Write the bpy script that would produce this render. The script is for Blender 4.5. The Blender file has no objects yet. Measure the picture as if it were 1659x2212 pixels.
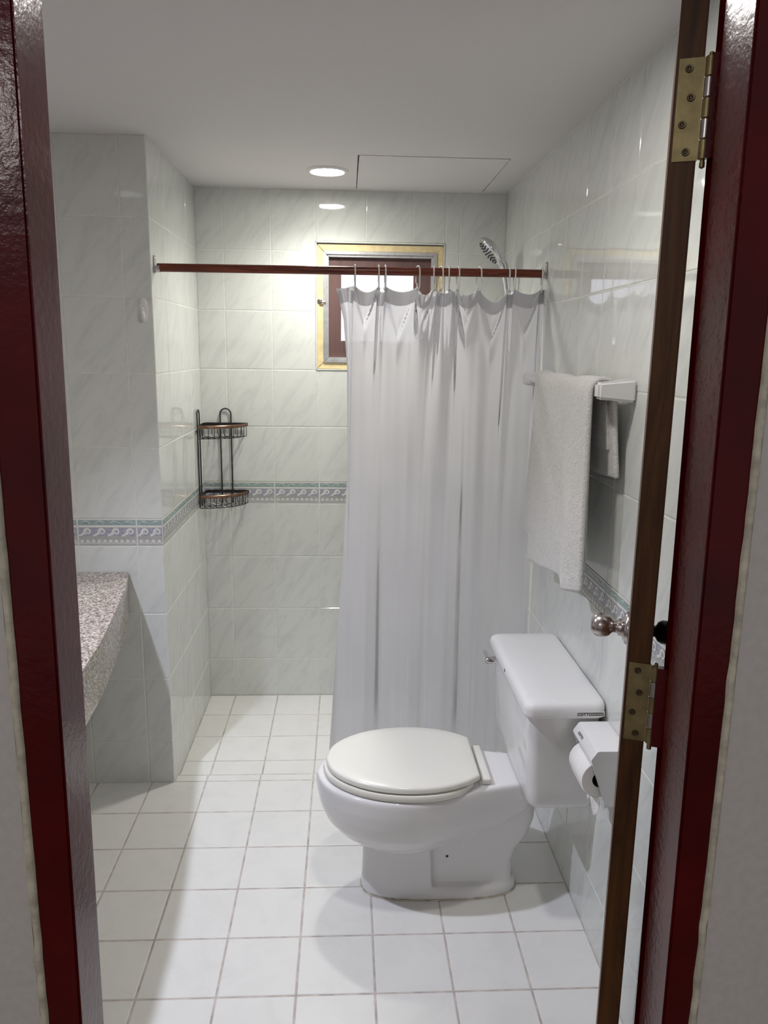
import bpy, bmesh, math, random
from mathutils import Vector, Matrix, noise
random.seed(7)
S = bpy.context.scene
C = S.collection

# ------------------------------------------------------------------ camera
cam_d = bpy.data.cameras.new('camera')
cam_d.sensor_fit = 'HORIZONTAL'; cam_d.sensor_width = 36.0
cam_d.lens = 1667.68 / 1659.0 * 36.0
cam_d.clip_start = 0.02
cam = bpy.data.objects.new('camera', cam_d); C.objects.link(cam)
yaw, pitch, roll = 0.0496, 0.2054, 0.0139
fw = Vector((math.sin(yaw)*math.cos(pitch), math.cos(yaw)*math.cos(pitch), -math.sin(pitch)))
r0 = Vector((math.cos(yaw), -math.sin(yaw), 0)); u0 = r0.cross(fw)
rr = r0*math.cos(roll) + u0*math.sin(roll); uu = -r0*math.sin(roll) + u0*math.cos(roll)
M = Matrix((rr, uu, -fw)).transposed().to_4x4(); M.translation = (-0.1306, -3.4441, 1.5916)
cam.matrix_world = M
S.camera = cam

# ------------------------------------------------------------------ world, exposure
W = bpy.data.worlds.new('world'); S.world = W; W.use_nodes = True
bg = W.node_tree.nodes['Background']
bg.inputs[0].default_value = (1.0, 0.97, 0.96, 1); bg.inputs[1].default_value = 0.23
S.view_settings.view_transform = 'Standard'; S.view_settings.look = 'None'
S.view_settings.gamma = 1.0; S.view_settings.use_curve_mapping = False
S.view_settings.exposure = 0.24
# the bedroom's ceiling lamp behind the camera
bl = bpy.data.lights.new('bedroom_lamp_light', 'POINT'); bl.energy = 18; bl.shadow_soft_size = 0.04
bl.color = (1, 0.96, 0.93)
blo = bpy.data.objects.new('bedroom_lamp_light', bl); C.objects.link(blo); blo.location = (-1.45, -5.0, 2.42)
DOWN_L = [((-0.207, -0.35), (1.0, 0.98, 0.91), 60.0), ((-0.07, -1.905), (1.0, 0.975, 0.94), 165.0), ((-1.08, -1.75), (0.82, 0.86, 1.0), 1.5)]
def spot(name, loc, tgt, watts, size, blend, rad, col):
    d = bpy.data.lights.new(name, 'SPOT'); d.energy = watts; d.spot_size = math.radians(size); d.spot_blend = blend; d.shadow_soft_size = rad; d.color = col
    o = bpy.data.objects.new(name, d); C.objects.link(o); o.location = loc
    o.rotation_euler = (Vector(tgt) - Vector(loc)).to_track_quat('-Z', 'Y').to_euler(); return o
# the beam of the shower downlight and of the deep set spot over the granite counter
spot('shower_downlight_beam', (-0.207, -0.35, 2.240), (-0.207, -0.35, 0), 45, 148, 1.0, 0.05, (1.0, 0.98, 0.91))
spot('counter_downlight_beam', (-1.08, -1.75, 2.235), (-0.30, -1.62, 0), 90, 88, 0.75, 0.03, (0.80, 0.83, 1.0))
WIN_EMIT = 1.2

# ------------------------------------------------------------------ helpers
def tag(o, label=None, cat=None, group=None, kind=None):
    if label: o['label'] = label
    if cat: o['category'] = cat
    if group: o['group'] = group
    if kind: o['kind'] = kind
    return o
def empty(name, loc=(0, 0, 0)):
    o = bpy.data.objects.new(name, None); C.objects.link(o); o.location = loc; o.empty_display_size = 0.05
    return o
def link(name, me, parent=None, mats=(), smooth=False):
    o = bpy.data.objects.new(name, me); C.objects.link(o)
    for m in mats:
        me.materials.append(m)
    if smooth:
        for p in me.polygons: p.use_smooth = True
    if parent:
        o.parent = parent
        o.matrix_parent_inverse = Matrix.Translation(-Vector(parent.location)) if parent.type == 'EMPTY' else Matrix.Identity(4)
    return o
def bm_obj(name, bm, mat, parent=None, smooth=False, ang=None):
    me = bpy.data.meshes.new(name)
    bmesh.ops.recalc_face_normals(bm, faces=bm.faces)
    bm.to_mesh(me); bm.free()
    mats = mat if isinstance(mat, (list, tuple)) else [mat]
    o = link(name, me, parent, mats, smooth or ang is not None)
    if ang is not None:
        me.set_sharp_from_angle(angle=math.radians(ang))
    return o
def add_box(bm, x0, x1, y0, y1, z0, z1, mi=0):
    v = [bm.verts.new(p) for p in ((x0,y0,z0),(x1,y0,z0),(x1,y1,z0),(x0,y1,z0),(x0,y0,z1),(x1,y0,z1),(x1,y1,z1),(x0,y1,z1))]
    fs = []
    for f in ((0,3,2,1),(4,5,6,7),(0,1,5,4),(1,2,6,5),(2,3,7,6),(3,0,4,7)):
        fc = bm.faces.new([v[i] for i in f]); fc.material_index = mi; fs.append(fc)
    return v, fs
def add_rbox(bm, x0, x1, y0, y1, z0, z1, r, seg=3, mi=0):
    t = bmesh.new(); add_box(t, x0, x1, y0, y1, z0, z1)
    bmesh.ops.bevel(t, geom=t.edges[:], offset=r, segments=seg, profile=0.5, affect='EDGES')
    merge(bm, t, mi); 
def merge(bm, t, mi=0, mat=None):
    mp = {}
    for v in t.verts:
        mp[v] = bm.verts.new(mat @ v.co if mat else v.co)
    for f in t.faces:
        try:
            nf = bm.faces.new([mp[v] for v in f.verts]); nf.material_index = mi; nf.smooth = True
        except ValueError: pass
    t.free()
def frame_of(d):
    d = d.normalized()
    a = Vector((0,0,1)) if abs(d.z) < 0.9 else Vector((1,0,0))
    s = d.cross(a).normalized(); return s, d.cross(s).normalized()
def add_tube(bm, pts, r, n=10, closed=False, cap=True, mi=0):
    pts = [Vector(p) for p in pts]; L = len(pts); rings = []
    s = None
    for i, p in enumerate(pts):
        if closed: d = pts[(i+1) % L] - pts[i-1]
        else: d = pts[min(i+1, L-1)] - pts[max(i-1, 0)]
        d.normalize()
        if s is None: s, t = frame_of(d)
        else:
            s = (s - d*s.dot(d)).normalized(); t = d.cross(s)
        rad = r[i] if isinstance(r, (list, tuple)) else r
        rings.append([bm.verts.new(p + (s*math.cos(2*math.pi*k/n) + t*math.sin(2*math.pi*k/n))*rad) for k in range(n)])
    for i in range(L if closed else L-1):
        A, B = rings[i], rings[(i+1) % L]
        for k in range(n):
            f = bm.faces.new((A[k], A[(k+1) % n], B[(k+1) % n], B[k])); f.smooth = True; f.material_index = mi
    if cap and not closed:
        bm.faces.new(rings[0][::-1]).material_index = mi; bm.faces.new(rings[-1]).material_index = mi
def add_lathe(bm, prof, org, axis, n=28, mi=0):
    """prof: list of (radius, height along axis)"""
    org = Vector(org); d = Vector(axis).normalized(); s, t = frame_of(d); rings = []
    for r, h in prof:
        if r < 1e-6: rings.append([bm.verts.new(org + d*h)])
        else: rings.append([bm.verts.new(org + d*h + (s*math.cos(2*math.pi*k/n) + t*math.sin(2*math.pi*k/n))*r) for k in range(n)])
    for A, B in zip(rings, rings[1:]):
        for k in range(n):
            if len(A) == 1 and len(B) == 1: continue
            if len(A) == 1: f = bm.faces.new((A[0], B[(k+1) % n], B[k]))
            elif len(B) == 1: f = bm.faces.new((A[k], A[(k+1) % n], B[0]))
            else: f = bm.faces.new((A[k], A[(k+1) % n], B[(k+1) % n], B[k]))
            f.smooth = True; f.material_index = mi
def add_loft(bm, rings, cap=True, mi=0):
    vs = [[bm.verts.new(p) for p in R] for R in rings]; n = len(rings[0])
    for A, B in zip(vs, vs[1:]):
        for k in range(n):
            f = bm.faces.new((A[k], A[(k+1) % n], B[(k+1) % n], B[k])); f.smooth = True; f.material_index = mi
    if cap:
        bm.faces.new(vs[0][::-1]).material_index = mi; bm.faces.new(vs[-1]).material_index = mi
def add_prism(bm, poly, axis, a, b, mi=0):
    """poly of (p,q) extruded along axis 'y' (poly in x,z) or 'z' (poly in x,y)"""
    def P(p, h): return (p[0], h, p[1]) if axis == 'y' else ((p[0], p[1], h) if axis == 'z' else (h, p[0], p[1]))
    A = [bm.verts.new(P(p, a)) for p in poly]; B = [bm.verts.new(P(p, b)) for p in poly]; n = len(poly)
    for k in range(n):
        bm.faces.new((A[k], A[(k+1) % n], B[(k+1) % n], B[k])).material_index = mi
    bm.faces.new(A[::-1]).material_index = mi; bm.faces.new(B).material_index = mi
def bez(p0, p1, p2, n):
    p0, p1, p2 = Vector(p0), Vector(p1), Vector(p2)
    return [p0*(1-t)**2 + p1*2*t*(1-t) + p2*t*t for t in [i/n for i in range(n+1)]]
def crom(P, n):
    P = [Vector(p) for p in P]; out = []
    for i in range(len(P)-1):
        a = P[max(i-1, 0)]; b = P[i]; c = P[i+1]; d = P[min(i+2, len(P)-1)]
        for k in range(n):
            t = k/n
            out.append(0.5*((2*b) + (c-a)*t + (2*a-5*b+4*c-d)*t*t + (-a+3*b-3*c+d)*t**3))
    out.append(P[-1]); return out
def interp(x, xs, ys):
    if x <= xs[0]: return ys[0]
    for i in range(len(xs)-1):
        if x <= xs[i+1]:
            t = (x-xs[i])/(xs[i+1]-xs[i]); return ys[i]*(1-t) + ys[i+1]*t
    return ys[-1]
def apply_mods(o):
    dg = bpy.context.evaluated_depsgraph_get(); dg.update()
    me = bpy.data.meshes.new_from_object(o.evaluated_get(dg)); old = o.data
    o.modifiers.clear(); o.data = me
    if not me.materials:
        for m in old.materials: me.materials.append(m)
    bpy.data.meshes.remove(old); return o
def text_obj(name, txt, size, mat, basis, org, parent, extrude=0.0003, bold=0.0, align='LEFT'):
    cu = bpy.data.curves.new(name, 'FONT'); cu.body = txt; cu.size = size; cu.extrude = extrude; cu.offset = bold; cu.resolution_u = 3
    cu.align_x = align
    t = bpy.data.objects.new('tmp_text', cu); C.objects.link(t)
    dg = bpy.context.evaluated_depsgraph_get(); dg.update()
    me = bpy.data.meshes.new_from_object(t.evaluated_get(dg)); bpy.data.objects.remove(t); bpy.data.curves.remove(cu)
    B = Matrix([Vector(b) for b in basis]).transposed().to_4x4(); B.translation = Vector(org)
    me.transform(B); me.materials.clear()
    return link(name, me, parent, [mat])

# ------------------------------------------------------------------ materials
def N(nt, t, **kw):
    n = nt.nodes.new(t)
    for k, v in kw.items():
        if k.startswith('i_'): n.inputs[k[2:].replace('_', ' ')].default_value = v
        else: setattr(n, k, v)
    return n
def base(name, col, rough=0.5, metal=0.0, **kw):
    m = bpy.data.materials.new(name); m.use_nodes = True
    p = m.node_tree.nodes['Principled BSDF']
    p.inputs['Base Color'].default_value = (*col, 1); p.inputs['Roughness'].default_value = rough; p.inputs['Metallic'].default_value = metal
    for k, v in kw.items(): p.inputs[k.replace('_', ' ')].default_value = v
    return m, m.node_tree, p
def ramp(nt, fac, stops):
    r = N(nt, 'ShaderNodeValToRGB'); e = r.color_ramp.elements
    while len(e) < len(stops): e.new(0.5)
    for el, (p, c) in zip(e, stops): el.position = p; el.color = (*c, 1)
    nt.links.new(fac, r.inputs[0]); return r.outputs[0]
def bump(nt, p, h, strength, dist=0.002):
    b = N(nt, 'ShaderNodeBump'); b.inputs['Strength'].default_value = strength; b.inputs['Distance'].default_value = dist
    nt.links.new(h, b.inputs['Height']); nt.links.new(b.outputs[0], p.inputs['Normal'])
def noise_tex(nt, scale, detail=4, rough=0.55, vec=None, dist=0.0):
    n = N(nt, 'ShaderNodeTexNoise'); n.inputs['Scale'].default_value = scale; n.inputs['Detail'].default_value = detail
    n.inputs['Roughness'].default_value = rough; n.inputs['Distortion'].default_value = dist
    if vec is None:
        tc = N(nt, 'ShaderNodeTexCoord'); vec = tc.outputs['Object']
    nt.links.new(vec, n.inputs['Vector']); return n.outputs[0]
def simple(name, col, rough=0.5, metal=0.0, nscale=40, var=0.06, bstr=0.0, **kw):
    """plain material with a little procedural variation of its colour"""
    m, nt, p = base(name, col, rough, metal, **kw)
    f = noise_tex(nt, nscale)
    a = tuple(max(0, c*(1-var)) for c in col); b = tuple(min(1, c*(1+var)) for c in col)
    nt.links.new(ramp(nt, f, [(0.3, a), (0.7, b)]), p.inputs['Base Color'])
    if bstr: bump(nt, p, f, bstr)
    return m
def tile_mat(name, c0, c1, rough, streak=True, bs=0.10):
    m, nt, p = base(name, c0, rough)
    tc = N(nt, 'ShaderNodeTexCoord'); oi = N(nt, 'ShaderNodeObjectInfo')
    off = N(nt, 'ShaderNodeVectorMath', operation='SCALE'); off.inputs['Scale'].default_value = 37.0
    cmb = N(nt, 'ShaderNodeCombineXYZ'); 
    for k in range(3): nt.links.new(oi.outputs['Random'], cmb.inputs[k])
    nt.links.new(cmb.outputs[0], off.inputs[0])
    mp = N(nt, 'ShaderNodeMapping'); mp.inputs['Scale'].default_value = (7, 26, 7) if streak else (10, 10, 10)
    mr = N(nt, 'ShaderNodeMapping'); mr.inputs['Rotation'].default_value = (0, 0, math.radians(-56))
    nt.links.new(tc.outputs['Object'], mr.inputs['Vector']); nt.links.new(mr.outputs[0], mp.inputs['Vector'])
    ad = N(nt, 'ShaderNodeVectorMath', operation='ADD'); nt.links.new(mp.outputs[0], ad.inputs[0]); nt.links.new(off.outputs[0], ad.inputs[1])
    f = noise_tex(nt, 1.0, 6, 0.62, ad.outputs[0], 0.6)
    nt.links.new(ramp(nt, f, [(0.30, c1), (0.52, c0), (1.0, tuple(min(1, c*1.04) for c in c0))]), p.inputs['Base Color'])
    ad2 = N(nt, 'ShaderNodeVectorMath', operation='ADD'); nt.links.new(tc.outputs['Object'], ad2.inputs[0]); nt.links.new(off.outputs[0], ad2.inputs[1])
    b1 = noise_tex(nt, 26, 2, 0.5, ad2.outputs[0])
    bump(nt, p, b1, bs, 0.003)
    return m
M_tile = tile_mat('marbled_wall_tile', (0.71, 0.725, 0.69), (0.625, 0.642, 0.62), 0.045, True, 0.055)
M_floor = tile_mat('white_floor_tile', (0.775, 0.77, 0.74), (0.735, 0.73, 0.70), 0.33, False, 0.05)
M_grout = simple('white_grout', (0.76, 0.765, 0.71), 0.7, nscale=60, var=0.10, bstr=0.2)
M_fgrout = simple('brownish_floor_grout', (0.52, 0.475, 0.435), 0.85, nscale=22, var=0.30, bstr=0.3)
M_ceil = simple('white_ceiling_paint', (0.72, 0.70, 0.695), 0.75, nscale=300, var=0.025, bstr=0.05)
M_wallp = simple('bedroom_wall_paint', (0.62, 0.595, 0.575), 0.8, nscale=90, var=0.05, bstr=0.15)
M_dark = simple('dark_void', (0.02, 0.02, 0.02), 0.9)
M_bfloor = simple('bedroom_floor', (0.30, 0.24, 0.19), 0.4, nscale=8, var=0.2)
M_putty = simple('yellowed_putty', (0.60, 0.56, 0.46), 0.75, nscale=60, var=0.25, bstr=0.6)
M_ceramic = simple('white_ceramic', (0.80, 0.795, 0.79), 0.07, nscale=3, var=0.01)
M_seat = simple('cream_seat_plastic', (0.82, 0.81, 0.74), 0.22, nscale=5, var=0.015)
M_chrome = simple('chrome', (0.72, 0.72, 0.74), 0.09, 1.0, nscale=20, var=0.05)
M_steel = simple('brushed_steel', (0.50, 0.46, 0.45), 0.24, 1.0, nscale=60, var=0.10)
M_black = simple('plain_black', (0.008, 0.008, 0.008), 0.35)
M_wire = simple('black_coated_wire', (0.014, 0.011, 0.012), 0.35, nscale=80, var=0.3)
M_bronze = simple('brushed_bronze', (0.26, 0.15, 0.10), 0.28, 1.0, nscale=60, var=0.2)
M_cream = simple('cream_painted_wood', (0.74, 0.60, 0.33), 0.5, nscale=28, var=0.14, bstr=0.2)
M_alu = simple('silver_aluminium', (0.62, 0.62, 0.62), 0.35, 0.75, nscale=50, var=0.12)
M_white = simple('white_plastic', (0.80, 0.79, 0.76), 0.3)
M_paper = simple('tissue_paper', (0.86, 0.845, 0.82), 0.9, nscale=120, var=0.03, bstr=0.4)
M_core_shade = simple('shaded_cardboard_core', (0.05, 0.045, 0.04), 0.9)  # near-black: the shade inside the hollow core is put into its colour
M_ink = simple('black_print', (0.02, 0.02, 0.02), 0.5)
M_sticker = simple('white_sticker', (0.75, 0.73, 0.70), 0.45)
M_caulk = simple('beige_caulk', (0.60, 0.54, 0.45), 0.7, nscale=40, var=0.35, bstr=0.3)
M_trim = simple('white_tile_trim', (0.74, 0.74, 0.70), 0.35)
M_bcream = simple('border_cream_glaze', (0.66, 0.665, 0.62), 0.2, nscale=80, var=0.05)
M_bgreen = simple('border_green_glaze', (0.30, 0.40, 0.385), 0.2, nscale=70, var=0.30)
M_blilac = simple('border_lilac_glaze', (0.37, 0.375, 0.44), 0.2, nscale=90, var=0.25)
M_bgrey = simple('border_grey_glaze', (0.44, 0.445, 0.43), 0.2, nscale=120, var=0.15)
M_bwhite = simple('border_white_glaze', (0.74, 0.74, 0.70), 0.2)
M_brass = simple('tarnished_brass', (0.30, 0.24, 0.12), 0.42, 0.85, nscale=45, var=0.25, bstr=0.1)
M_screw = simple('dark_brass_screw', (0.13, 0.10, 0.06), 0.35, 0.9)

def mk_red():
    m, nt, p = base('glossy_red_paint', (0.10, 0.001, 0.004), 0.2, Specular_IOR_Level=0.27)
    f = noise_tex(nt, 95, 3, 0.6); g = noise_tex(nt, 9, 3, 0.6)
    nt.links.new(ramp(nt, g, [(0.3, (0.060, 0.0004, 0.0014)), (0.7, (0.105, 0.0007, 0.0026))]), p.inputs['Base Color'])
    b = N(nt, 'ShaderNodeBump'); b.inputs['Strength'].default_value = 0.24; b.inputs['Distance'].default_value = 0.002
    nt.links.new(f, b.inputs['Height']); nt.links.new(b.outputs[0], p.inputs['Normal'])
    return m
M_red = mk_red()
def mk_wood(name, c0, c1, scale, rough, axis=2, tint=1):
    m, nt, p = base(name, c0, rough)
    tc = N(nt, 'ShaderNodeTexCoord'); mp = N(nt, 'ShaderNodeMapping')
    sc = [scale]*3; sc[axis] = scale*0.09; mp.inputs['Scale'].default_value = sc
    nt.links.new(tc.outputs['Object'], mp.inputs['Vector'])
    f = noise_tex(nt, 1.0, 5, 0.6, mp.outputs[0], 1.2)
    nt.links.new(ramp(nt, f, [(0.3, c0), (0.65, c1)]), p.inputs['Base Color'])
    bump(nt, p, f, 0.08); p.inputs['Specular IOR Level'].default_value = 0.3; return m
M_door = mk_wood('brown_stained_wood', (0.045, 0.015, 0.004), (0.13, 0.050, 0.012), 40, 0.40)
M_rod = mk_wood('reddish_wood_veneer', (0.065, 0.016, 0.009), (0.21, 0.052, 0.028), 90, 0.30, 0)
M_board = mk_wood('dark_brown_painted_board', (0.090, 0.055, 0.052), (0.135, 0.075, 0.070), 20, 0.6)

def mk_granite():
    m, nt, p = base('speckled_pink_granite', (0.4, 0.35, 0.31), 0.14)
    tc = N(nt, 'ShaderNodeTexCoord')
    v = N(nt, 'ShaderNodeTexVoronoi'); v.inputs['Scale'].default_value = 210; nt.links.new(tc.outputs['Object'], v.inputs['Vector'])
    sep = N(nt, 'ShaderNodeSeparateColor'); nt.links.new(v.outputs['Color'], sep.inputs[0])
    f = noise_tex(nt, 120, 3, 0.7)
    mx = N(nt, 'ShaderNodeMath', operation='ADD'); nt.links.new(sep.outputs[0], mx.inputs[0]); nt.links.new(f, mx.inputs[1])
    dv = N(nt, 'ShaderNodeMath', operation='MULTIPLY'); nt.links.new(mx.outputs[0], dv.inputs[0]); dv.inputs[1].default_value = 0.5
    nt.links.new(ramp(nt, dv.outputs[0], [(0.22, (0.05, 0.042, 0.038)), (0.42, (0.27, 0.225, 0.19)), (0.6, (0.45, 0.39, 0.33)), (0.8, (0.66, 0.61, 0.54))]), p.inputs['Base Color'])
    return m
M_granite = mk_granite()
def mk_curtain(name, transp, col):
    m = bpy.data.materials.new(name); m.use_nodes = True; nt = m.node_tree; nt.nodes.clear()
    out = N(nt, 'ShaderNodeOutputMaterial')
    d = N(nt, 'ShaderNodeBsdfDiffuse'); t = N(nt, 'ShaderNodeBsdfTranslucent'); g = N(nt, 'ShaderNodeBsdfGlossy'); tr = N(nt, 'ShaderNodeBsdfTransparent')
    f = noise_tex(nt, 5, 3, 0.5)
    c = ramp(nt, f, [(0.3, tuple(x*0.97 for x in col)), (0.7, col)])
    nt.links.new(c, d.inputs[0]); nt.links.new(c, t.inputs[0])
    g.inputs['Roughness'].default_value = 0.22; g.inputs['Color'].default_value = (0.9, 0.9, 0.92, 1); tr.inputs[0].default_value = (0.93, 0.93, 0.92, 1)
    a = N(nt, 'ShaderNodeMixShader'); a.inputs[0].default_value = 0.5; nt.links.new(d.outputs[0], a.inputs[1]); nt.links.new(t.outputs[0], a.inputs[2])
    b = N(nt, 'ShaderNodeMixShader'); b.inputs[0].default_value = transp; nt.links.new(a.outputs[0], b.inputs[1]); nt.links.new(tr.outputs[0], b.inputs[2])
    fr = N(nt, 'ShaderNodeFresnel'); fr.inputs[0].default_value = 1.33
    e = N(nt, 'ShaderNodeMixShader'); nt.links.new(fr.outputs[0], e.inputs[0]); nt.links.new(b.outputs[0], e.inputs[1]); nt.links.new(g.outputs[0], e.inputs[2])
    nt.links.new(e.outputs[0], out.inputs[0]); return m
M_curtain = mk_curtain('frosted_vinyl', 0.07, (0.76, 0.75, 0.79))
M_hem = mk_curtain('frosted_vinyl_double', 0.05, (0.72, 0.715, 0.735))
def mk_towel():
    m, nt, p = base('white_terry_cloth', (0.84, 0.82, 0.78), 0.95)
    p.inputs['Sheen Weight'].default_value = 0.25
    f = noise_tex(nt, 260, 3, 0.7); g = noise_tex(nt, 60, 3, 0.6)
    ad = N(nt, 'ShaderNodeMath', operation='ADD'); nt.links.new(f, ad.inputs[0]); nt.links.new(g, ad.inputs[1])
    bump(nt, p, ad.outputs[0], 1.0, 0.008)
    nt.links.new(ramp(nt, g, [(0.3, (0.86, 0.84, 0.80)), (0.7, (0.92, 0.905, 0.875))]), p.inputs['Base Color'])
    return m
M_towel = mk_towel()
def mk_emit(name, col, s):
    m = bpy.data.materials.new(name); m.use_nodes = True; nt = m.node_tree; nt.nodes.clear()
    out = N(nt, 'ShaderNodeOutputMaterial'); e = N(nt, 'ShaderNodeEmission'); e.inputs[0].default_value = (*col, 1); e.inputs[1].default_value = s
    nt.links.new(e.outputs[0], out.inputs[0]); return m
def mk_pane():
    m = mk_emit('daylit_frosted_pane', (0.84, 0.85, 1.0), WIN_EMIT); nt = m.node_tree
    e = [n for n in nt.nodes if n.type == 'EMISSION'][0]
    f = noise_tex(nt, 14, 3, 0.6)
    nt.links.new(ramp(nt, f, [(0.3, (0.78, 0.79, 0.97)), (0.7, (0.88, 0.88, 1.0))]), e.inputs[0]); return m
M_pane = mk_pane()

# ------------------------------------------------------------------ room dimensions
XL, XR, XLL = -0.77, 0.5464, -1.45
YP, YF, YO = -0.787, -2.584, -2.684
ZC, ZS = 2.25, -0.02
G = 0.0012   # grout depth below the tile face
# ------------------------------------------------------------------ structure
def struct(name, boxes, mat, label, cat):
    bm = bmesh.new()
    for b in boxes: add_box(bm, *b)
    o = bm_obj(name, bm, mat); tag(o, label, cat, None, 'structure'); return o
WX0, WX1, WZ0, WZ1 = -0.268, 0.287, 1.505, 2.045
wall_back = struct('wall_back', [(XL-0.1, WX0, G, 0.12, -0.1, 2.4), (WX1, XR+0.1, G, 0.12, -0.1, 2.4), (WX0, WX1, G, 0.12, -0.1, WZ0), (WX0, WX1, G, 0.12, WZ1, 2.4)], M_grout, 'pale grey tiled wall behind the shower with the small window', 'wall')
wall_right = struct('wall_right', [(XR+G, XR+0.1, YF, 0.12, -0.1, 2.4)], M_grout, 'glossy pale tiled wall behind the toilet and towel bar', 'wall')
wall_pillar = struct('wall_left', [(XLL-0.1, XL-G, YP+G, 0.12, -0.1, 2.4)], M_grout, 'tiled partition wall left of the shower', 'wall')
wall_vanity = struct('wall_vanity', [(XLL-0.1, XLL, YF, YP+0.05, -0.1, 2.4)], M_trim, 'pale wall at the back of the granite counter', 'wall')
floor = struct('floor', [(XLL-0.1, XR+0.1, YO-0.1, -0.735, -0.12, -G), (XL-0.05, XR+0.1, -0.735, 0.12, -0.12, ZS-G)], M_fgrout, 'white square tiled bathroom floor with a lower shower area', 'floor')
floor_b = struct('floor_bedroom', [(-2.6, 2.2, -5.6, YO-0.1, -0.12, -0.002)], M_bfloor, 'floor outside the bathroom door', 'floor')
wall_front = struct('wall_front', [(-2.6, -0.478, YO, YF, -0.1, 2.6), (0.294, 2.2, YO, YF, -0.1, 2.6), (-0.478, 0.294, YO, YF, 2.075, 2.6)], M_wallp, 'grey white painted wall around the bathroom doorway', 'wall')
# ceiling with the hatch opening
HX0, HX1, HY0, HY1 = -0.092, 0.431, -0.594, -0.035
ceiling = struct('ceiling', [(XLL-0.1, HX0-0.004, YF, 0.12, ZC, 2.4), (HX1+0.004, XR+0.1, YF, 0.12, ZC, 2.4), (HX0-0.004, HX1+0.004, YF, HY0-0.004, ZC, 2.4), (HX0-0.004, HX1+0.004, HY1+0.004, 0.12, ZC, 2.4), (HX0-0.004, HX1+0.004, HY0-0.004, HY1+0.004, ZC+0.03, 2.4)], M_ceil, 'plain off white painted bathroom ceiling', 'ceiling')

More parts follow.
